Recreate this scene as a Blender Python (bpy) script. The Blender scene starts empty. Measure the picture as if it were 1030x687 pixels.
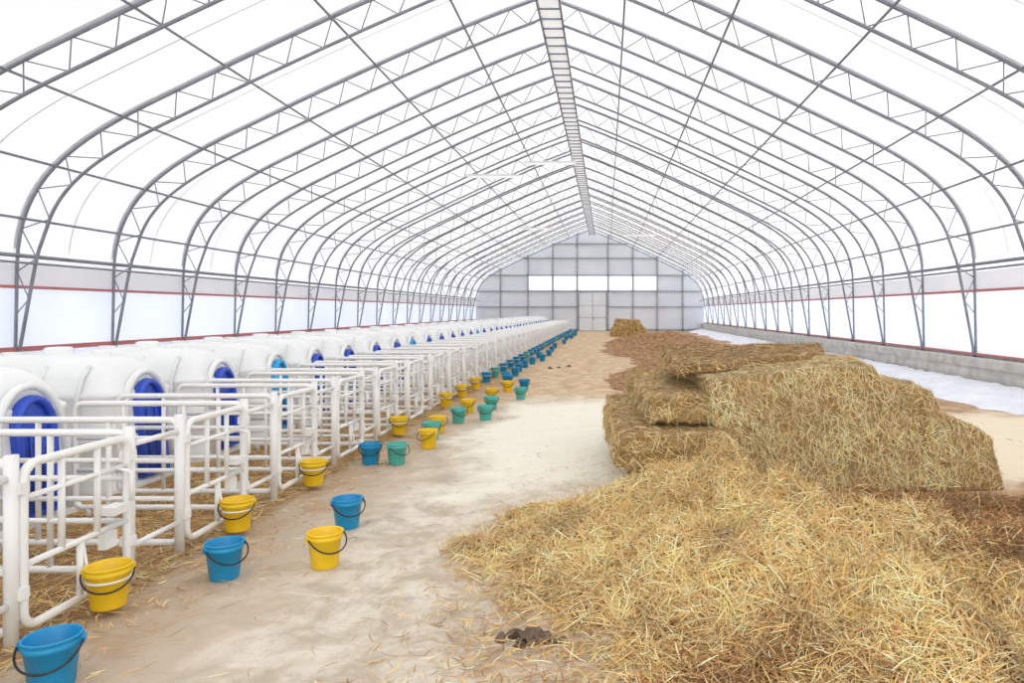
import bpy, bmesh, math, random
import numpy as np
from mathutils import Vector, noise
random.seed(7); rng=np.random.default_rng(7)
scene=bpy.context.scene
scene.view_settings.view_transform='Standard'
scene.view_settings.look='None'
scene.view_settings.exposure=0.0

# ------------------------------------------------------------ materials
def new_mat(name):
    m=bpy.data.materials.new(name); m.use_nodes=True
    nt=m.node_tree
    return m,nt,nt.nodes['Principled BSDF'],nt.nodes['Material Output']
def simple(name,col,rough=.5,metal=0.,var=.06,scale=8.,spec=.5):
    m,nt,b,o=new_mat(name)
    b.inputs['Roughness'].default_value=rough; b.inputs['Metallic'].default_value=metal
    b.inputs['Specular IOR Level'].default_value=spec
    n=nt.nodes.new('ShaderNodeTexNoise'); n.inputs['Scale'].default_value=scale; n.inputs['Detail'].default_value=5
    tc=nt.nodes.new('ShaderNodeTexCoord'); nt.links.new(tc.outputs['Object'],n.inputs['Vector'])
    r=nt.nodes.new('ShaderNodeValToRGB')
    r.color_ramp.elements[0].position=.35; r.color_ramp.elements[1].position=.65
    r.color_ramp.elements[0].color=tuple(c*(1-var) for c in col)+(1,)
    r.color_ramp.elements[1].color=tuple(min(1,c*(1+var)) for c in col)+(1,)
    nt.links.new(n.outputs['Fac'],r.inputs['Fac']); nt.links.new(r.outputs['Color'],b.inputs['Base Color'])
    return m
def membrane(name,col,trans,var=.07):
    m=bpy.data.materials.new(name); m.use_nodes=True; nt=m.node_tree
    nt.nodes.clear(); o=nt.nodes.new('ShaderNodeOutputMaterial')
    d=nt.nodes.new('ShaderNodeBsdfDiffuse'); t=nt.nodes.new('ShaderNodeBsdfTranslucent'); mx=nt.nodes.new('ShaderNodeMixShader')
    n=nt.nodes.new('ShaderNodeTexNoise'); n.inputs['Scale'].default_value=.5; n.inputs['Detail'].default_value=3
    tc=nt.nodes.new('ShaderNodeTexCoord'); nt.links.new(tc.outputs['Object'],n.inputs['Vector'])
    r=nt.nodes.new('ShaderNodeValToRGB')
    r.color_ramp.elements[0].position=.3; r.color_ramp.elements[1].position=.7
    r.color_ramp.elements[0].color=tuple(c*(1-var) for c in col)+(1,); r.color_ramp.elements[1].color=tuple(col)+(1,)
    nt.links.new(n.outputs['Fac'],r.inputs['Fac'])
    nt.links.new(r.outputs['Color'],d.inputs['Color']); nt.links.new(r.outputs['Color'],t.inputs['Color'])
    mx.inputs[0].default_value=trans
    nt.links.new(d.outputs[0],mx.inputs[1]); nt.links.new(t.outputs[0],mx.inputs[2])
    nt.links.new(mx.outputs[0],o.inputs['Surface'])
    return m
M_fab=membrane('roof_membrane',(.895,.90,.92),.40)
M_cur=membrane('curtain_film',(.90,.93,.99),.60)
M_end=simple('end_panel',(.84,.89,.96),.6,var=.04,scale=.6)
M_steel=simple('galvanised_steel',(.27,.29,.34),.45,.25,.12,3)
M_steeld=simple('end_frame_steel',(.42,.45,.50),.5,.2,.08,3)
M_red=simple('red_rail',(.56,.20,.21),.5)
M_conc=simple('concrete',(.58,.57,.54),.9,var=.15,scale=3)
M_white=simple('white_pvc',(.92,.92,.90),.28,var=.02,scale=3)
M_hutch=simple('hutch_plastic',(.89,.905,.90),.25,var=.03,scale=2)
M_hblue=simple('hutch_blue',(.03,.09,.60),.35,var=.12,scale=4)
M_hblue2=simple('hutch_sky_blue',(.03,.42,.85),.35,var=.12,scale=4)
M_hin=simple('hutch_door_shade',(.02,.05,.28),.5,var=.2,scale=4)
M_dark=simple('black_plastic',(.02,.02,.022),.4)
M_by=simple('bucket_yellow',(.94,.62,.015),.35,var=.04)
M_bb=simple('bucket_blue',(.01,.30,.60),.35,var=.04)
M_bt=simple('bucket_teal',(.10,.50,.44),.35,var=.04)
M_snow=simple('snow',(.88,.90,.96),.7,var=.06,scale=2)
M_manure=simple('manure',(.16,.11,.07),.95,var=.4,scale=14)
M_muck=simple('muck',(.36,.20,.095),.95,var=.4,scale=5)
M_door=simple('door_panel',(.84,.88,.92),.5,var=.03,scale=1)

def straw_mat():
    m,nt,b,o=new_mat('straw_strand')
    a=nt.nodes.new('ShaderNodeAttribute'); a.attribute_name='Col'
    nt.links.new(a.outputs['Color'],b.inputs['Base Color'])
    b.inputs['Roughness'].default_value=.55; b.inputs['Specular IOR Level'].default_value=.3
    return m
M_straw=straw_mat()
def straw_base():
    m,nt,b,o=new_mat('straw_base')
    tc=nt.nodes.new('ShaderNodeTexCoord')
    mp=nt.nodes.new('ShaderNodeMapping'); mp.inputs['Scale'].default_value=(1,1,4)
    n=nt.nodes.new('ShaderNodeTexNoise'); n.inputs['Scale'].default_value=14; n.inputs['Detail'].default_value=8; n.inputs['Distortion'].default_value=2
    nt.links.new(tc.outputs['Object'],mp.inputs[0]); nt.links.new(mp.outputs[0],n.inputs['Vector'])
    a=nt.nodes.new('ShaderNodeAttribute'); a.attribute_name='Col'
    r=nt.nodes.new('ShaderNodeValToRGB'); r.color_ramp.elements[0].position=.3; r.color_ramp.elements[1].position=.65
    r.color_ramp.elements[0].color=(.40,.34,.28,1); r.color_ramp.elements[1].color=(1,1,1,1)
    nt.links.new(n.outputs['Fac'],r.inputs['Fac'])
    mm=nt.nodes.new('ShaderNodeMixRGB'); mm.blend_type='MULTIPLY'; mm.inputs[0].default_value=1
    nt.links.new(a.outputs['Color'],mm.inputs[1]); nt.links.new(r.outputs['Color'],mm.inputs[2])
    nt.links.new(mm.outputs[0],b.inputs['Base Color']); b.inputs['Roughness'].default_value=.9
    return m
M_sbase=straw_base()

def floor_mat():
    m,nt,b,o=new_mat('barn_floor')
    L=nt.links; N=nt.nodes.new
    tc=N('ShaderNodeTexCoord')
    sep=N('ShaderNodeSeparateXYZ'); L.new(tc.outputs['Object'],sep.inputs[0])
    def noi(scale,detail=6,rough=.6,dist=0.):
        n=N('ShaderNodeTexNoise'); n.inputs['Scale'].default_value=scale; n.inputs['Detail'].default_value=detail
        n.inputs['Roughness'].default_value=rough; n.inputs['Distortion'].default_value=dist
        L.new(tc.outputs['Object'],n.inputs['Vector']); return n.outputs['Fac']
    def math_(op,a,c=None,clamp=False):
        n=N('ShaderNodeMath'); n.operation=op; n.use_clamp=clamp
        for i,v in enumerate((a,c)):
            if v is None: continue
            if isinstance(v,(int,float)): n.inputs[i].default_value=v
            else: L.new(v,n.inputs[i])
        return n.outputs[0]
    def sstep(v,lo,hi):
        n=N('ShaderNodeMapRange'); n.interpolation_type='SMOOTHSTEP'
        n.inputs['From Min'].default_value=lo; n.inputs['From Max'].default_value=hi
        L.new(v,n.inputs['Value']); return n.outputs['Result']
    def mix(f,a,c):
        n=N('ShaderNodeMixRGB')
        if isinstance(f,float): n.inputs[0].default_value=f
        else: L.new(f,n.inputs[0])
        for i,v in ((1,a),(2,c)):
            if isinstance(v,tuple): n.inputs[i].default_value=v+(1,)
            else: L.new(v,n.inputs[i])
        return n.outputs[0]
    big=noi(.7,6,.65,.4); mid=noi(2.6,8,.7,.5); fine=noi(22,6,.7)
    X=sep.outputs['X']; Y=sep.outputs['Y']
    wob=math_('MULTIPLY',math_('SUBTRACT',big,.5),3.0)
    Xw=math_('ADD',X,wob); Yw=math_('ADD',Y,math_('MULTIPLY',wob,1.6))
    c=mix(sstep(mid,.36,.64),(.55,.46,.35),(.82,.75,.63))
    far=sstep(Yw,11.5,16.)
    tan=mix(sstep(mid,.38,.62),(.54,.36,.20),(.78,.60,.39))
    c=mix(far,c,tan)
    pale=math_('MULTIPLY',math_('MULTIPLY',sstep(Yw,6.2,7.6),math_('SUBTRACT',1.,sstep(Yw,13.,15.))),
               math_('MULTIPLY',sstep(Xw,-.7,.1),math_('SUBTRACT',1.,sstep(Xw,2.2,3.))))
    right=sstep(Xw,3.4,4.6)
    br=mix(sstep(mid,.35,.65),(.36,.20,.10),(.60,.39,.21))
    c=mix(right,c,br)
    near=math_('SUBTRACT',1.,sstep(math_('ADD',X,math_('MULTIPLY',wob,.45)),-1.35,-.2))
    c=mix(math_('MULTIPLY',near,math_('MULTIPLY',sstep(mid,.38,.54),.8)),c,(.46,.29,.15))
    inpen=math_('SUBTRACT',1.,sstep(X,-1.8,-1.5))
    c=mix(math_('MULTIPLY',inpen,.9),c,mix(sstep(mid,.4,.6),(.30,.16,.06),(.60,.37,.15)))
    spk=sstep(fine,.58,.70)
    c=mix(math_('MULTIPLY',spk,.35),c,(.40,.29,.17))
    st=sstep(noi(1.3,10,.78,1.2),.51,.63)
    c=mix(math_('MULTIPLY',st,.45),c,(.54,.40,.26))
    st2=sstep(noi(4.5,10,.8,.6),.58,.66)
    c=mix(math_('MULTIPLY',st2,.40),c,(.42,.30,.20))
    # paler patch along the aisle, laid over the dirt
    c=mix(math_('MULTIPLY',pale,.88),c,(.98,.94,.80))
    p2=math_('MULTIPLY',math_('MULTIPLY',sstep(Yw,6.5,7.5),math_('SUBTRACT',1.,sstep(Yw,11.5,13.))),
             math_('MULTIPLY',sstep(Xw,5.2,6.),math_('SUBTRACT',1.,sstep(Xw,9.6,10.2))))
    c=mix(math_('MULTIPLY',p2,.88),c,(.97,.86,.64))  # warm sunlight patch beyond the bales, painted into the floor colour
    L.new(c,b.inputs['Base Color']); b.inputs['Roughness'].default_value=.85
    bp=N('ShaderNodeBump'); bp.inputs['Strength'].default_value=.6; bp.inputs['Distance'].default_value=.03
    L.new(noi(7,9,.72),bp.inputs['Height']); L.new(bp.outputs[0],b.inputs['Normal'])
    return m
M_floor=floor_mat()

# ------------------------------------------------------------ mesh builder
class MB:
    def __init__(s): s.v=[]; s.f=[]; s.m=[]; s.sm=[]
    def add(s,vs,fs,mat=0,smooth=True):
        o=len(s.v); s.v.extend([tuple(v) for v in vs])
        for f in fs: s.f.append([i+o for i in f]); s.m.append(mat); s.sm.append(smooth)
    def box(s,lo,hi,mat=0):
        x0,y0,z0=lo; x1,y1,z1=hi
        vs=[(x0,y0,z0),(x1,y0,z0),(x1,y1,z0),(x0,y1,z0),(x0,y0,z1),(x1,y0,z1),(x1,y1,z1),(x0,y1,z1)]
        s.add(vs,[(0,3,2,1),(4,5,6,7),(0,1,5,4),(1,2,6,5),(2,3,7,6),(3,0,4,7)],mat,False)
    def tube(s,pts,r,n=8,mat=0,closed=False,cap=True):
        P=[Vector(p) for p in pts]; k=len(P); vs=[]; fs=[]
        up=None
        for i in range(k):
            if closed: t=P[(i+1)%k]-P[i-1]
            else: t=P[min(i+1,k-1)]-P[max(i-1,0)]
            t.normalize()
            if up is None:
                up=Vector((0,0,1)) if abs(t.z)<.9 else Vector((1,0,0))
            a=(up-t*up.dot(t)); 
            if a.length<1e-4: a=t.orthogonal()
            a.normalize(); up=a; b=t.cross(a)
            for j in range(n):
                an=2*math.pi*j/n
                vs.append(P[i]+a*(math.cos(an)*r)+b*(math.sin(an)*r))
        for i in range(k if closed else k-1):
            i2=(i+1)%k
            for j in range(n):
                j2=(j+1)%n
                fs.append((i*n+j,i*n+j2,i2*n+j2,i2*n+j))
        if cap and not closed:
            fs.append(tuple(range(n))[::-1]); fs.append(tuple((k-1)*n+j for j in range(n)))
        s.add(vs,fs,mat)
    def rings(s,rings,mat=0,capend=True,capstart=False):
        n=len(rings[0]); vs=[p for r in rings for p in r]; fs=[]
        for i in range(len(rings)-1):
            for j in range(n):
                j2=(j+1)%n; fs.append((i*n+j,i*n+j2,(i+1)*n+j2,(i+1)*n+j))
        if capend: fs.append(tuple((len(rings)-1)*n+j for j in range(n)))
        if capstart: fs.append(tuple(range(n))[::-1])
        s.add(vs,fs,mat)
    def mesh(s,name,mats):
        me=bpy.data.meshes.new(name); me.from_pydata(s.v,[],s.f)
        for m in mats: me.materials.append(m)
        me.polygons.foreach_set('material_index',s.m); me.polygons.foreach_set('use_smooth',s.sm)
        me.update(); return me
def obj(name,me,loc=(0,0,0),rot=(0,0,0),parent=None):
    o=bpy.data.objects.new(name,me); o.location=loc; o.rotation_euler=rot
    scene.collection.objects.link(o)
    if parent: o.parent=parent
    return o

# ------------------------------------------------------------ building
HW=10.4; Y0=-8.; Y1=63.
def half_profile():
    pts=[(HW,z) for z in (0,.9,1.6,2.3,2.75)]
    p0,p1,p2,p3=(HW,2.75),(HW,4.45),(9.35,5.25),(7.4,6.18)
    for i in range(1,17):
        t=i/16; a=(1-t)
        pts.append(tuple(a**3*p0[k]+3*a*a*t*p1[k]+3*a*t*t*p2[k]+t**3*p3[k] for k in (0,1)))
    q0,q1,q2,q3=(7.4,6.18),(5.2,7.25),(2.0,8.76),(0,9.42)
    for i in range(1,15):
        t=i/14; a=1-t
        pts.append(tuple(a**3*q0[k]+3*a*a*t*q1[k]+3*a*t*t*q2[k]+t**3*q3[k] for k in (0,1)))
    return pts
hp=half_profile()
full=[(-x,z) for x,z in hp]+[(x,z) for x,z in hp[-2::-1]]
def inner_pts(off):
    out=[]
    n=len(full)
    for i,(x,z) in enumerate(full):
        a=full[max(i-1,0)]; b=full[min(i+1,n-1)]
        tx,tz=b[0]-a[0],b[1]-a[1]; l=math.hypot(tx,tz); nx,nz=tz/l,-tx/l
        d=off*min(1,max(.12,(z-.5)/3.0)) if z<3.5 else off
        out.append((x+nx*d,z+nz*d))
    return out
inn=inner_pts(.55)
chord_out=inner_pts(.06)
mb=MB()
mb.tube([(x,0,z) for x,z in chord_out],.031,8)
mb.tube([(x,0,z) for x,z in inn],.033,8)
def arclen(pts):
    s=[0]
    for a,b in zip(pts,pts[1:]): s.append(s[-1]+math.hypot(b[0]-a[0],b[1]-a[1]))
    return s
def at(pts,S,t):
    t=max(0,min(S[-1],t))
    for i in range(len(S)-1):
        if t<=S[i+1]:
            u=(t-S[i])/(S[i+1]-S[i]+1e-9); a,b=pts[i],pts[i+1]
            return (a[0]+(b[0]-a[0])*u,a[1]+(b[1]-a[1])*u)
    return pts[-1]
So=arclen(chord_out); Si=arclen(inn)
NW=36
for i in range(NW):
    a=at(chord_out,So,So[-1]*i/NW); b=at(inn,Si,Si[-1]*(i+.5)/NW); c=at(chord_out,So,So[-1]*(i+1)/NW)
    if a[1]<2.3 and c[1]<2.3: continue
    mb.tube([(a[0],0,a[1]),(b[0],0,b[1])],.012,5); mb.tube([(b[0],0,b[1]),(c[0],0,c[1])],.012,5)
for sx in (-1,1): mb.box((sx*HW-.16,-.12,0),(sx*HW+.16,.12,.03))
arch_me=mb.mesh('arch_truss',[M_steel])
SP=2.75; ys=[14+SP*k for k in range(-7,18)]
for y in ys: obj('arch_truss',arch_me,(0,y,0))
mb=MB()
def on_roof(x):
    best=min(chord_out[len(chord_out)//2:],key=lambda p:abs(p[0]-x)); 
    pts=chord_out[len(chord_out)//2:]
    for a,b in zip(pts,pts[1:]):
        if (a[0]-x)*(b[0]-x)<=0 and abs(a[0]-b[0])>1e-6:
            u=(x-a[0])/(b[0]-a[0]); return a[1]+(b[1]-a[1])*u
    return best[1]
for sx in (-1,1):
    for x in (1.9,4.0,6.1,8.15):
        z=on_roof(x)-.05; mb.tube([(sx*x,Y0,z),(sx*x,Y1,z)],.026,6)
    for x in (9.55,10.2):
        z=on_roof(x)-.04
        mb.tube([(sx*x,Y0,z),(sx*x,Y1,z)],.026,6)
    mb.tube([(sx*10.3,Y0,2.92),(sx*10.3,Y1,2.92)],.04,6)
    mb.tube([(sx*9.93,Y0,2.75),(sx*9.93,Y1,2.75)],.025,6)
obj('roof_purlins',mb.mesh('purlins',[M_steel]))
rp=[p for p in full if p[1]>=2.7]
mb=MB(); vs=[]; fs=[]
yy=sorted(set([Y0]+[y for y in ys if Y0<y<Y1]+[Y1])); n=len(rp)
for y in yy:
    for x,z in rp: vs.append((x,y,z))
for i in range(len(yy)-1):
    for j in range(n-1): fs.append((i*n+j,i*n+j+1,(i+1)*n+j+1,(i+1)*n+j))
mb.add(vs,fs,0)
obj('ceiling',mb.mesh('ceiling',[M_fab]))
mb=MB()
seam=membrane('seam_tape',(.80,.81,.85),.30)
for y in sorted(ys+[y+SP/2 for y in ys[:-1]]):
    q=[p for p in inner_pts(.012) if p[1]>2.95]
    wd=.07 if y in ys else .02
    vs=[];fs=[]
    for x,z in q: vs+=[(x,y-wd,z),(x,y+wd,z)]
    for i in range(len(q)-1): fs.append((2*i,2*i+1,2*i+3,2*i+2))
    mb.add(vs,fs,0)
obj('roof_seam_tape',mb.mesh('seams',[seam]))
for sx,nm in ((-1,'left'),(1,'right')):
    mb=MB(); x=sx*HW
    xs=sorted((x,x+sx*.02))
    mb.box((xs[0]+sx*.03,Y0,.75),(xs[1]+sx*.03,Y1,2.3),0)
    mb.box((xs[0],Y0,2.3),(xs[1],Y1,2.75),1)
    mb.box((min(x,x+sx*.22),Y0,0),(max(x,x+sx*.22),Y1,.75),2)
    obj('wall_'+nm,mb.mesh('wall_'+nm,[M_cur,M_fab,M_conc]))
    t=MB()
    t.box((min(x,x-sx*.05),Y0,2.26),(max(x,x-sx*.05),Y1,2.32),0)
    zl=(.98,1.08) if sx<0 else (.75,.80)
    t.box((min(x,x-sx*.06),Y0,zl[0]),(max(x,x-sx*.06),Y1,zl[1]),0)
    obj('trim_1' if sx<0 else 'trim_2',t.mesh('trim',[M_red]))
mb=MB(); mb.box((HW-.30,Y0,.0),(HW-.01,Y1,.50)); mb.box((HW-.34,Y0,.50),(HW-.0,Y1,.70))
obj('concrete_kerb',mb.mesh('kerb',[M_conc]))
def endwall(name,y):
    mb=MB(); vs=[(x,y,z) for x,z in full]; n=len(vs)
    fs=[]
    for i in range(n//2):
        j=n-1-i
        if i+1<j-1: fs.append((i,j,j-1,i+1))
        elif i+1==j-1: fs.append((i,j,i+1))
    mb.add(vs,fs,0,False)
    return obj(name,mb.mesh(name,[M_end]))
endwall('wall_back',Y1+.05)
mb=MB(); yb=Y1-.1
def roofz(x): return on_roof(abs(x))
for x in (-8.1,-5.6,-3.35,-1.15,1.65,3.9,6.1,8.4):
    mb.box((x-.06,yb,0),(x+.06,yb+.12,roofz(x)-.05))
for z,xa in ((3.6,10.1),(5.05,9.2),(2.2,10.2),(6.6,6.1),(7.9,3.4)):
    mb.box((-xa,yb,z-.05),(xa,yb+.12,z+.05))
mb.box((-10.2,yb,0),(10.2,yb+.1,.2))
obj('trim_3',mb.mesh('endframe',[M_steeld]))
mb=MB()
for a,b in zip((-5.6,-3.35,-1.15,1.65,3.9),(-3.35,-1.15,1.65,3.9,6.1)):
    m_=(a+b)/2
    for p,q in ((a+.1,m_-.03),(m_+.03,b-.1)): mb.box((p,yb+.02,3.72),(q,yb+.06,4.95))
m_w,nt,b_,o_=new_mat('window_light'); b_.inputs['Base Color'].default_value=(.95,.97,1,1)
b_.inputs['Emission Color'].default_value=(.95,.98,1,1); b_.inputs['Emission Strength'].default_value=.6
obj('window_1',mb.mesh('window',[m_w]))
mb=MB(); mb.box((-1.0,yb-.02,.05),(1.5,yb+.03,3.45),0); mb.box((.22,yb-.04,.05),(.27,yb+.0,3.45),1)
for z in (1.2,2.3): mb.box((-1.0,yb-.04,z),(1.5,yb-.02,z+.04),1)
for x in (-1.0,1.45): mb.box((x,yb-.05,.05),(x+.05,yb,3.45),1)
mb.box((.35,yb-.09,1.0),(.4,yb-.03,1.3),1)
obj('door_1',mb.mesh('door',[M_door,M_steeld]))
m_l,nt,b_,o_=new_mat('ridge_diffuser'); b_.inputs['Base Color'].default_value=(.9,.95,1,1)
b_.inputs['Emission Color'].default_value=(.93,.98,1,1); b_.inputs['Emission Strength'].default_value=.45
mb=MB(); zr=8.60; RX=.22
for sx in (-1,1):
    mb.box((RX+sx*.25-.02,Y0,zr-.05),(RX+sx*.25+.02,Y1-.3,zr+.07),0)
y=Y0
while y<Y1-1:
    mb.box((RX-.22,y+.04,zr+.01),(RX+.22,y+.50,zr+.03),1); mb.box((RX-.23,y-.016,zr-.02),(RX+.23,y+.016,zr+.02),0); y+=.55
obj('ridge_light_tray',mb.mesh('ridge',[M_steel,m_l]))
mb=MB(); mb.box((-1.0,-.07,0),(1.0,.07,.07),0); mb.tube([(-.95,0,-.03),(.95,0,-.03)],.035,8,1)
for x in (-.8,.8): mb.tube([(x,0,.07),(x,0,.9)],.008,5,0)
lamp_me=mb.mesh('tube_lamp',[M_white,m_l])
for x,y,z in ((-2.8,26.3,6.9),(-.6,26.3,7.4),(-2.8,43,6.9),(3.6,43,6.5)):
    obj('hanging_tube_lamp',lamp_me,(x,y,z))
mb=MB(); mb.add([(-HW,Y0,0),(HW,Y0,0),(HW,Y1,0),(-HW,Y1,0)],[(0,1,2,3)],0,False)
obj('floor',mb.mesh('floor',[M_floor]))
mb=MB(); mb.add([(-150,-80,-.06),(150,-80,-.06),(150,200,-.06),(-150,200,-.06)],[(0,1,2,3)],0,False)
obj('ground_outside',mb.mesh('ground',[M_snow]))

# ------------------------------------------------------------ hutches
def superring(a,b,z,e,n=64,cx=0.):
    out=[]
    for j in range(n):
        t=2*math.pi*j/n; c,s=math.cos(t),math.sin(t)
        out.append((cx+a*math.copysign(abs(c)**(2/e),c),b*math.copysign(abs(s)**(2/e),s),z))
    return out
lv=[(0,1.03,.60,7),(.05,1.03,.60,7),(.07,.99,.565,7),(.46,.975,.555,7),(.48,.99,.57,7),(.54,.99,.57,7),(.56,.965,.545,7),
    (.92,.93,.525,6.5),(.94,.945,.535,6.5),(.98,.94,.53,6.5),(1.0,.90,.505,6),(1.13,.85,.46,6),(1.23,.78,.40,5.5),(1.29,.68,.34,5),(1.325,.56,.27,4.5),(1.345,.42,.19,4),(1.352,.2,.1,3),(1.355,.05,.03,2)]
def hutch(blue):
    mb=MB()
    mb.rings([superring(a,b,z,e) for z,a,b,e in lv],0)
    def arch(w,zb,zt,n=14):
        pts=[(w,zb)]; zc=zt-w*1.3
        for i in range(n+1):
            t=math.pi*i/n; pts.append((w*math.cos(t),zc+w*1.3*math.sin(t)))
        pts.append((-w,zb)); return pts
    fx=lambda z:1.012-.075*z
    for dx,r in ((.0,.036),(.035,.034)):
        mb.tube([(fx(z)+dx,y,z) for y,z in arch(.175,.10,1.06)],r,8,1,closed=True)
    mb.tube([(fx(z)-.012,y,z) for y,z in arch(.33,.06,1.17)],.035,8,0)
    A3=arch(.17,.1,1.05)
    mb.add([(fx(z)+.02,y,z) for y,z in A3],[tuple(range(len(A3)))],1,False)
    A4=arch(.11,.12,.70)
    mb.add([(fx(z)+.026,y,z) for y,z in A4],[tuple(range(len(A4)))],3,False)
    for yy in (-.06,.06):
        mb.tube([(fx(z)+.032,yy,z) for z in (.14,.5,.78)],.008,5,1)
    mb.rings([[(.0+r*math.cos(2*math.pi*j/20),r*math.sin(2*math.pi*j/20),z) for j in range(20)] for r,z in ((.13,1.33),(.13,1.40),(.11,1.42),(.03,1.425))],0)
    for sx in (-.5,.45):
        mb.rings([[(sx+.1*math.cos(2*math.pi*j/12),.06*math.sin(2*math.pi*j/12),z) for j in range(12)] for z in (1.25,1.365)],0)
    for sx in (-.62,-.2,.2,.62):
        for sg in (-1,1):
            mb.tube([(sx,sg*.58,.1),(sx,sg*.565,.5),(sx,sg*.542,.94),(sx,sg*.48,1.13),(sx,sg*.38,1.25)],.022,6,0)
    for sy in (-1,1):
        mb.box((-.15,sy*.55-.012,.64),(.15,sy*.55+.016,.84),0)
        mb.box((-.12,sy*.565-.01,.67),(.12,sy*.565+.01,.81),2)
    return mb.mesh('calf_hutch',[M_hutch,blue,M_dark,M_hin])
hm=hutch(M_hblue); hm2=hutch(M_hblue2)
PITCH=1.45; cy=[5.8+PITCH*k for k in range(-3,37)]
for k,y in enumerate(cy):
    obj('calf_hutch',hm2 if k in (6,11,17,24,31) else hm,(-4.29+random.uniform(-.03,.03),y+.10+random.uniform(-.02,.02),0),(0,0,random.uniform(-.02,.02)))
# ------------------------------------------------------------ pens
def rrect(u0,u1,v0,v1,r,n=5):
    out=[]
    for cx,cyy,a0 in ((u1-r,v1-r,0),(u0+r,v1-r,90),(u0+r,v0+r,180),(u1-r,v0+r,270)):
        for i in range(n+1):
            t=math.radians(a0+90*i/n); out.append((cx+r*math.cos(t),cyy+r*math.sin(t)))
    return out
def pen():
    mb=MB(); R=.025; HWp=.455; LN=1.48
    for sy in (-HWp,HWp):
        mb.tube([(u,sy,v) for u,v in rrect(-LN,-.02,.10,1.0,.07)],R,8,0,closed=True)
        for z in (.42,.70): mb.tube([(-LN+.02,sy,z),(-.04,sy,z)],R*.8,6)
        for x in (-1.06,-.54): mb.tube([(x,sy,.1),(x,sy,1.0)],R*.8,6)
        mb.tube([(-LN+.12,sy,0),(-LN+.12,sy,.12)],R,6)
        mb.tube([(-.02,sy,.0),(-.02,sy,1.04)],.034,10)
    mb.tube([(.0,u,v) for u,v in rrect(-HWp+.05,HWp-.05,.10,.98,.09)],R,8,0,closed=True)
    mb.tube([(.0,-.4,.44),(.0,.4,.44)],R*.8,6); mb.tube([(.0,-.4,.80),(.0,.4,.80)],R*.7,6)
    for y in (-.14,.14): mb.tube([(.0,y,.44),(.0,y,.98)],R*.8,6)
    mb.tube([(0,0,.12),(0,0,.44)],R*.8,6)
    for z in (.25,.92): mb.tube([(-.02,HWp,z),(-.02,1.45-HWp-.036,z)],R*.8,6)
    for y in (-HWp+.03,HWp-.03):
        for z in (.3,.86): mb.box((-.045,y-.03,z-.03),(.03,y+.03,z+.03))
    c=(.155,.02); ring=[(c[0]+.110*math.cos(2*math.pi*j/20),c[1]+.110*math.sin(2*math.pi*j/20),.21) for j in range(20)]
    mb.tube(ring,.007,5,0,closed=True); mb.tube([(0,.02,.44),(.03,.02,.24),(.045,.02,.21)],.01,5)
    mb.tube([(0,.3,.80),(.10,.3,.78),(.10,.3,.6)],.016,6)
    mb.box((-.05,.22,.52),(.05,.36,.57)); mb.box((-.07,.24,.30),(-.02,.34,.40))
    return mb.mesh('calf_pen',[M_white])
pm=pen(); PX=-1.62
for y in cy: obj('calf_pen',pm,(PX,y-.225,0))
# ------------------------------------------------------------ buckets
def bucket(mat):
    mb=MB(); n=28
    def ring(r,z): return [(r*math.cos(2*math.pi*j/n),r*math.sin(2*math.pi*j/n),z) for j in range(n)]
    mb.rings([ring(r,z) for r,z in ((.02,.004),(.085,.004),(.088,0),(.09,.004),(.112,.195),(.118,.197),(.119,.215),(.117,.217),(.119,.235),(.124,.237),(.124,.246),(.118,.248),(.114,.24),(.087,.012),(.02,.01))],0,True,True)
    for s in (-1,1): mb.box((s*.122-.012,-.02,.195),(s*.122+.012,.02,.235),0)
    pts=[]
    for i in range(17):
        t=math.pi*i/16; pts.append((.132*math.cos(t),-.02-.118*math.sin(t)**.8,.215-.095*math.sin(t)))
    mb.tube(pts,.0055,6,1)
    return mb.mesh('bucket',[mat,M_dark])
bk={'y':bucket(M_by),'b':bucket(M_bb),'t':bucket(M_bt)}
nmb={'y':'yellow_bucket','b':'blue_bucket','t':'teal_bucket'}
HX=PX+.155; HZ=.045
def hy(k): return 4.35+PITCH*k-.205
B=[('b',-1.16,3.34,0,20),('y',HX,hy(0),HZ,30),('b',-1.08,4.70,0,55),('y',HX,hy(1),HZ,15),('y',-.49,4.92,0,50),('b',-.66,5.80,0,40),
('y',HX,hy(2),HZ,20),('b',-1.28,8.2,0,10),('t',-.97,8.2,0,60),('y',HX,hy(4),HZ,20),('y',-.84,9.15,0,-30),('t',-.95,9.75,0,10),
('y',-1.0,10.3,0,40),('y',HX,hy(6),HZ,60),('t',-.88,11.2,0,40),('t',-.50,11.5,0,10),('t',-.60,12.7,0,10),('y',-.95,12.3,0,0),
('y',HX,hy(7),HZ,0),('y',-.80,14.0,0,0),('b',-.38,15.9,0,30),('y',HX,hy(8),HZ,0),('y',-.70,15.5,0,0),('b',-.9,17.0,0,0),('t',-.25,14.2,0,0)]
for k in range(9,38):
    B.append(('b' if k%5 else 't',HX,hy(k),HZ,random.uniform(0,90)))
    if random.random()<.7: B.append(('b',-1.0+random.uniform(-.1,.25),hy(k)+.6,0,random.uniform(0,180)))
for c,x,y,z,r in B: obj(nmb[c],bk[c],(x,y,z),(0,0,math.radians(r)))

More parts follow.
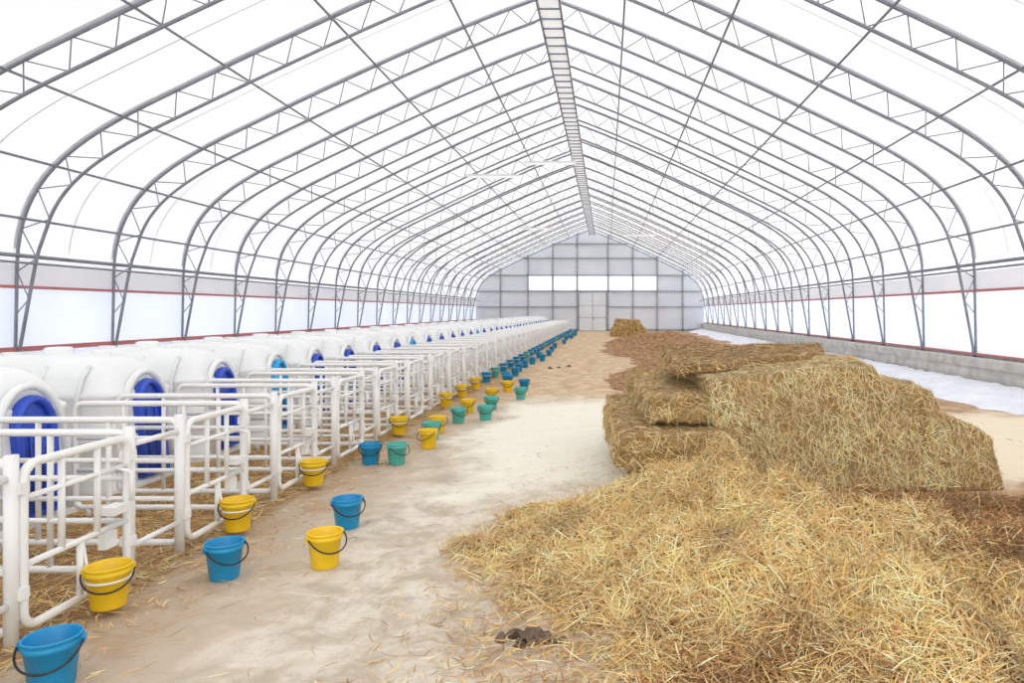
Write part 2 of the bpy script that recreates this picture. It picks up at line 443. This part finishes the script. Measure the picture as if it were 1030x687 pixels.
# ------------------------------------------------------------ straw
GOLD=np.array((.90,.585,.23)); BROWN=np.array((.42,.22,.09)); PALE=np.array((1.,.83,.47))
def strands(pos,nrm,L,W,col,lift=.25,dirbias=None,offm=.03):
    n=len(pos)
    d=rng.normal(size=(n,3))
    if dirbias is not None: d+=dirbias
    d-= nrm*(d*nrm).sum(1,keepdims=True)*(1-lift)
    d/=np.linalg.norm(d,axis=1,keepdims=True)+1e-9
    side=np.cross(d,nrm+rng.normal(size=(n,3))*.4); side/=np.linalg.norm(side,axis=1,keepdims=True)+1e-9
    ln=L*rng.uniform(.5,1.3,size=(n,1)); w=W*rng.uniform(.6,1.3,size=(n,1))
    bend=rng.normal(size=(n,3))*.12*ln
    off=nrm*rng.uniform(.0,offm,size=(n,1))
    K=4; V=[]
    for i in range(K):
        t=i/(K-1)-.5
        c=pos+off+d*ln*t+bend*(.25-t*t)*2
        ww=w*(1.0 if 0<i<K-1 else .5)
        V.append(c-side*ww/2); V.append(c+side*ww/2)
    V=np.stack(V,1).reshape(-1,3)
    V[:,2]=np.maximum(V[:,2],.004)
    base=np.arange(n)[:,None]*2*K
    F=[]
    for i in range(K-1): F.append(base+np.array([2*i,2*i+1,2*i+3,2*i+2]))
    F=np.concatenate(F,1).reshape(-1,4)
    C=np.repeat(col*rng.uniform(.6,1.25,size=(n,1)),2*K,0)
    return V,F,np.clip(C,0,.97)
def strand_obj(name,parts,parent=None):
    V=[];F=[];C=[];o=0
    for v,f,c in parts: V.append(v);F.append(f+o);C.append(c);o+=len(v)
    V=np.concatenate(V);F=np.concatenate(F);C=np.concatenate(C)
    me=bpy.data.meshes.new(name)
    me.vertices.add(len(V)); me.vertices.foreach_set('co',V.astype(np.float32).ravel())
    me.loops.add(F.size); me.loops.foreach_set('vertex_index',F.astype(np.int32).ravel())
    me.polygons.add(len(F)); me.polygons.foreach_set('loop_start',np.arange(0,F.size,4,dtype=np.int32))
    me.update(calc_edges=True)
    a=me.color_attributes.new('Col','FLOAT_COLOR','POINT')
    a.data.foreach_set('color',np.concatenate([C,np.ones((len(C),1))],1).astype(np.float32).ravel())
    me.materials.append(M_straw)
    return obj(name,me,parent=parent)
def set_col(me,fn):
    a=me.color_attributes.new('Col','FLOAT_COLOR','POINT')
    d=[]
    for v in me.vertices:
        c=fn(v.co); d+= [c[0],c[1],c[2],1]
    a.data.foreach_set('color',d)
def sample(me,n,keep=None):
    me.calc_loop_triangles()
    vc=np.zeros(len(me.vertices)*3); me.vertices.foreach_get('co',vc); vc=vc.reshape(-1,3)
    tr=np.zeros(len(me.loop_triangles)*3,dtype=np.int32); me.loop_triangles.foreach_get('vertices',tr); tr=tr.reshape(-1,3)
    a,b,c=vc[tr[:,0]],vc[tr[:,1]],vc[tr[:,2]]
    nn=np.cross(b-a,c-a); ar=np.linalg.norm(nn,axis=1)/2; nn/=(2*ar[:,None]+1e-12)
    p=ar.copy()
    if keep is not None: p*=keep((a+b+c)/3,nn)
    p/=p.sum(); idx=rng.choice(len(tr),n,p=p)
    u=rng.random((n,1)); v=rng.random((n,1)); m=(u+v)>1; u=np.where(m,1-u,u); v=np.where(m,1-v,v)
    return a[idx]+(b[idx]-a[idx])*u+(c[idx]-a[idx])*v, nn[idx]
def colmix(n,pb,pp=.25):
    r=rng.random((n,1)); q=rng.random((n,1))
    c=np.where(q<pp,PALE,GOLD)*np.ones((n,3))
    return np.where(r<pb,BROWN*1.2,c)

def block(corners,cuts,amp,freq,name,ex=60,layer=.0):
    bm=bmesh.new(); bmesh.ops.create_cube(bm,size=2)
    bmesh.ops.subdivide_edges(bm,edges=bm.edges[:],cuts=cuts,use_grid_fill=True)
    C=corners
    for v in bm.verts:
        q=Vector(v.co)
        l=max(1e-6,(abs(q.x)**ex+abs(q.y)**ex+abs(q.z)**ex)**(1/ex)); q=q/l
        u,w,t=[(c+1)/2 for c in q]
        P=Vector((0,0,0))
        for i in (0,1):
            for j in (0,1):
                for k in (0,1):
                    P+=Vector(C[i+2*j+4*k])*((u if i else 1-u)*(w if j else 1-w)*(t if k else 1-t))
        v.co=P
    bm.normal_update()
    for v in bm.verts:
        n=v.normal; p=v.co
        d=noise.fractal(p*freq,1.,2.,4)*amp+noise.noise(p*freq*.4+Vector((5,3,1)))*amp
        d+=amp*layer*math.sin(p.z*30+noise.noise(p*1.5)*5)
        v.co=p+n*d
        if v.co.z<0: v.co.z=0
    me=bpy.data.meshes.new(name); bm.to_mesh(me); bm.free()
    me.polygons.foreach_set('use_smooth',[True]*len(me.polygons))
    me.materials.append(M_sbase); return me

stack=bpy.data.objects.new('straw_bale_stack',None); scene.collection.objects.link(stack)
parts=[]
def do_block(name,corners,cuts,amp,freq,n,L,pb,bias=None,W=.0055,lift=.06,pp=.3,om=.010,layer=0.):
    me=block(corners,cuts,amp,freq,name,layer=layer)
    set_col(me,lambda c:tuple(GOLD*.5*(1-.45*pb)))
    obj(name,me,parent=stack)
    p,nn=sample(me,n,lambda c,nr: np.where(c[:,2]<.02,0,1)*np.where((nr[:,1]>.6),.3,1))
    cl=np.array([noise.noise(Vector(a)*3.)+.7*noise.noise(Vector(a)*8.) for a in p])[:,None]
    topm=np.clip(nn[:,2:3],0,1)**2
    c=colmix(n,pb,pp)*(1+.34*cl)
    c=c*(1-topm*.25)
    parts.append(strands(p,nn,L,W,c,dirbias=bias,lift=lift,offm=om))
do_block('main_bale',[(2.72,6.98,0),(4.9,6.9,0),(2.5,10.3,0),(5.0,9.8,0),(2.50,7.12,1.12),(4.2,7.02,1.26),(2.35,10.3,1.14),(4.5,9.8,1.22)],44,.035,1.6,34000,.12,.02,np.array([.3,0,-1.3]),pp=.7)
do_block('side_bale',[(3.9,6.93,0),(5.15,6.95,0),(4.2,9.2,0),(5.4,8.8,0),(3.9,7.06,1.20),(4.82,7.1,.98),(4.1,9.1,1.14),(5.0,8.8,1.0)],34,.045,1.8,11000,.12,.04,np.array([.3,0,-1.1]),pp=.65)
do_block('end_bale',[(4.7,6.95,0),(5.5,7.0,0),(4.8,8.6,0),(5.7,8.4,0),(4.7,7.03,.86),(5.42,7.1,.52),(4.8,8.6,.86),(5.5,8.4,.56)],26,.045,1.8,7000,.12,.05,np.array([.3,0,-1.]),pp=.6)
do_block('top_flake',[(2.25,7.45,1.12),(3.9,8.1,1.21),(2.3,10.6,1.14),(4.75,10.3,1.20),(2.3,7.48,1.20),(3.85,8.15,1.28),(2.35,10.5,1.29),(4.6,10.2,1.31)],30,.022,2.2,11000,.15,.5,lift=.13,layer=.4)
do_block('lower_flake',[(1.60,6.85,.27),(2.8,6.7,.24),(1.45,9.3,.36),(2.7,9.3,.36),(1.62,6.87,.56),(2.8,6.78,.60),(1.5,9.3,.68),(2.7,9.3,.72)],34,.02,2.2,10000,.13,.06,lift=.08,pp=.45,layer=.6)
do_block('upper_flake',[(1.95,7.3,.64),(2.75,7.1,.64),(1.75,9.8,.74),(2.7,9.8,.76),(1.97,7.32,.88),(2.75,7.15,.96),(1.8,9.8,.98),(2.7,9.8,1.02)],30,.02,2.2,8500,.13,.06,lift=.08,pp=.45,layer=.6)
do_block('base_bale',[(1.78,7.0,0),(2.9,6.88,0),(1.6,9.4,0),(2.7,9.4,0),(1.82,7.02,.25),(2.9,6.92,.22),(1.6,9.3,.34),(2.7,9.3,.34)],24,.025,2,5000,.13,.4)
strand_obj('bale_straw_strands',parts,stack)

def g(x,y,cx,cy_,sx,sy,h,rot=0.):
    dx,dy=x-cx,y-cy_; c,s=math.cos(rot),math.sin(rot); dx,dy=dx*c+dy*s,-dx*s+dy*c
    return h*math.exp(-((dx/sx)**2+(dy/sy)**2))
def Hh(x,y):
    h=g(x,y,2.25,5.65,.90,.72,.31)+g(x,y,2.4,4.7,.9,.85,.34)+g(x,y,3.4,4.5,1.1,1.0,.30)+g(x,y,1.25,5.5,.70,.75,.16)+g(x,y,1.9,6.5,.6,.4,.08)
    h+=g(x,y,3.2,5.8,.7,.6,.08)+g(x,y,4.9,5.6,1.5,.85,.19)+g(x,y,3.2,2.9,1.4,.9,.17)+g(x,y,5.0,4.,1.2,1.2,.16)
    h*=1+.7*noise.fractal(Vector((x*1.5,y*1.5,3.)),1.,2.,3)
    h+=.07*noise.noise(Vector((x*4,y*4,1.)))*min(1,h*8)
    return h-.06
def brown_at(x,y):
    v=1/(1+math.exp(-((x-3.15)+(y-5.6)*.75+noise.noise(Vector((x,y,0)))*1.2)*3.5))
    v*=1/(1+math.exp(-((x-2.95)+noise.noise(Vector((x*1.3,y*1.3,4)))*.7)*4))
    v*=1/(1+math.exp(-(y-3.7)*3))
    w=g(x,y,2.15,3.3,.55,.35,.8)
    return min(1,max(v,w))
mb=MB(); nx,ny=140,120; xs=np.linspace(-.8,8.2,nx); ysg=np.linspace(1.4,8.4,ny); vs=[]
for y in ysg:
    for x in xs: vs.append((x,y,Hh(x,y)))
fs=[]
for j in range(ny-1):
    for i in range(nx-1):
        q=(j*nx+i,j*nx+i+1,(j+1)*nx+i+1,(j+1)*nx+i)
        if max(vs[k][2] for k in q)>-.03: fs.append(q)
mb.add(vs,fs); me=mb.mesh('heap_body',[M_sbase])
set_col(me,lambda c: tuple(GOLD*.5*(1-brown_at(c.x,c.y))+BROWN*.8*brown_at(c.x,c.y)))
heap=bpy.data.objects.new('loose_straw_heap',None); scene.collection.objects.link(heap)
obj('heap_body',me,parent=heap)
n=105000
p,nn=sample(me,n,lambda c,nr: np.clip((c[:,2]+.035)*14,0.03,1)*np.clip(1.9-c[:,1]*.15,.5,2))
nn[nn[:,2]<0]*=-1
p[:,2]=np.maximum(p[:,2],.003)
bv=np.array([brown_at(a[0],a[1]) for a in p])[:,None]
clump=np.array([noise.noise(Vector((a[0]*2.2,a[1]*2.2,7.)))+.8*noise.noise(Vector((a[0]*6,a[1]*6,2.))) for a in p])[:,None]
cc=np.where(rng.random((n,1))<bv*.92,BROWN*1.05,np.where(rng.random((n,1))<.32,PALE,GOLD))*(1+clump*.42)
strand_obj('heap_straw_strands',[strands(p,nn,.19,.0055,cc,lift=.28)],heap)

def scatter(name,n,fpos,colp,L=.12,W=.006):
    P=np.array([fpos() for _ in range(n)]); P=np.concatenate([P,np.full((n,1),.006)],1)
    N=np.tile(np.array([0,0,1.]),(n,1))
    return strand_obj(name,[strands(P,N,L,W,colmix(n,colp),lift=.05)])
def penpos():
    y=2.3+abs(random.gauss(0,1))*12 if random.random()<.65 else random.uniform(2.3,58)
    return (random.uniform(-3.15,-1.5),min(y,58))
scatter('pen_straw_bedding',42000,penpos,.4,.17)
def aisle():
    r=random.random()
    if r<.36: return (-1.55+abs(random.gauss(0,.38)),random.uniform(2.5,20))
    if r<.40: return (random.uniform(-1,1.6),random.uniform(2.5,16))
    if r<.92: 
        return (random.gauss(1.2,.45),3.2+abs(random.gauss(0,2.0)))
    return (random.uniform(3,9),random.uniform(8,25))
scatter('floor_straw_litter',8000,aisle,.4,.10,.005)

def mound(name,x0,x1,y0,y1,fn,mat,nx=60,ny=60):
    mb=MB(); vs=[]
    for j in range(ny):
        for i in range(nx):
            x=x0+(x1-x0)*i/(nx-1); y=y0+(y1-y0)*j/(ny-1); vs.append((x,y,fn(x,y)))
    fs=[]
    for j in range(ny-1):
        for i in range(nx-1):
            q=(j*nx+i,j*nx+i+1,(j+1)*nx+i+1,(j+1)*nx+i)
            if max(vs[k][2] for k in q)>-.01: fs.append(q)
    mb.add(vs,fs); me=mb.mesh(name,[mat])
    return obj(name,me),me
def muck(x,y):
    h=g(x,y,3.6,14,1.1,2.0,.35)+g(x,y,2.9,18,1.1,2.5,.32)+g(x,y,5,24,1.8,4,.45)+g(x,y,4,31,2,3,.4)+g(x,y,3.2,38,1.3,4,.45)+g(x,y,5.5,40,1.6,4,.5)
    h*=1+.7*noise.fractal(Vector((x*1.2,y*1.2,9.)),1,2,4)
    return h-.06
o,me=mound('muck_heap',0,7.6,10.9,48,muck,M_muck,90,150)
n=9000
p,nn=sample(me,n,lambda c,nr:np.clip((c[:,2]+.01)*9,0,1)*np.clip(30/c[:,1],0,2)); nn[nn[:,2]<0]*=-1
strand_obj('muck_straw',[strands(p,nn,.25,.012,colmix(n,.6,.1),lift=.3)],o)
def snow(x,y):
    return .26*max(0,min(1,(x-8.35-.6*noise.noise(Vector((x*.5,y*.45,2)))-.4*noise.noise(Vector((x*2,y*1.6,2))))/1.5))+.05*noise.noise(Vector((x*3,y*3,5)))-.045
mound('snow_drift',7.65,10.04,6,62,snow,M_snow,30,420)
far=bpy.data.objects.new('distant_bale_stack',None); scene.collection.objects.link(far)
fp=[]
for nm,c,n in (('bale_low',[(1.8,49,0),(4.3,49,0),(1.8,51,0),(4.3,51,0),(1.9,49,.62),(4.2,49,.62),(1.9,51,.62),(4.2,51,.62)],4000),
             ('bale_high',[(2.0,49.1,.6),(4.1,49.1,.6),(2.0,51,.6),(4.1,51,.6),(2.2,49.2,1.2),(3.8,49.2,1.15),(2.2,51,1.2),(3.9,51,1.1)],3000)):
    me=block(c,14,.05,1.5,nm); set_col(me,lambda c:tuple(GOLD*.55)); obj(nm,me,parent=far)
    p,nn=sample(me,n); fp.append(strands(p,nn,.3,.02,colmix(n,.3)))
strand_obj('bale_strands',fp,far)
def clod(name,x,y,s,count,mat,sx=.9,sy=.45):
    bm=bmesh.new()
    for i in range(count):
        r=s*random.uniform(.25,.6)*(1.7 if i<2 else 1); k=.35 if i<2 else 1
        ox,oy=random.gauss(0,s*sx)*k,random.gauss(0,s*sy)*k
        ret=bmesh.ops.create_icosphere(bm,subdivisions=3,radius=r)
        for v in ret['verts']:
            v.co*=1+.6*noise.noise(v.co*(4/s)*.4+Vector((i,0,0)))+.35*noise.noise(v.co*(11/s)*.4+Vector((i,9,0)))
            v.co.z=v.co.z*.75+r*.4; v.co.z=max(0,v.co.z); v.co.x+=ox; v.co.y+=oy
    me=bpy.data.meshes.new(name); bm.to_mesh(me); bm.free(); me.materials.append(mat)
    obj(name,me,(x,y,0))
clod('manure_clod',1.08,3.82,.06,24,M_manure,1.7,.7)
for x,y in ((.0,22.0),(.3,22.5),(-.25,21.7)): clod('manure_clod',x,y,.06,3,M_manure)

# ------------------------------------------------------------ light, world, camera
w=bpy.data.worlds.new('World'); scene.world=w; w.use_nodes=True
bg=w.node_tree.nodes['Background']; bg.inputs[0].default_value=(.96,.98,1.,1); bg.inputs[1].default_value=2.08
sd=bpy.data.lights.new('sun','SUN'); sd.energy=2.2; sd.angle=.05; sd.color=(1,.94,.84)
so=bpy.data.objects.new('sun',sd); so.rotation_euler=(math.radians(-18),math.radians(35),0); so.location=(10,0,30); scene.collection.objects.link(so)
cd=bpy.data.cameras.new('camera'); cam=bpy.data.objects.new('camera',cd); scene.collection.objects.link(cam)
cd.sensor_width=36; cd.lens=36*700/1030; cam.location=(1.5,0,1.8); cam.rotation_euler=(math.radians(90),0,0)
cd.shift_x=-95/1030; cd.shift_y=-30.5/1030; cd.clip_start=.05; cd.clip_end=500
scene.camera=cam
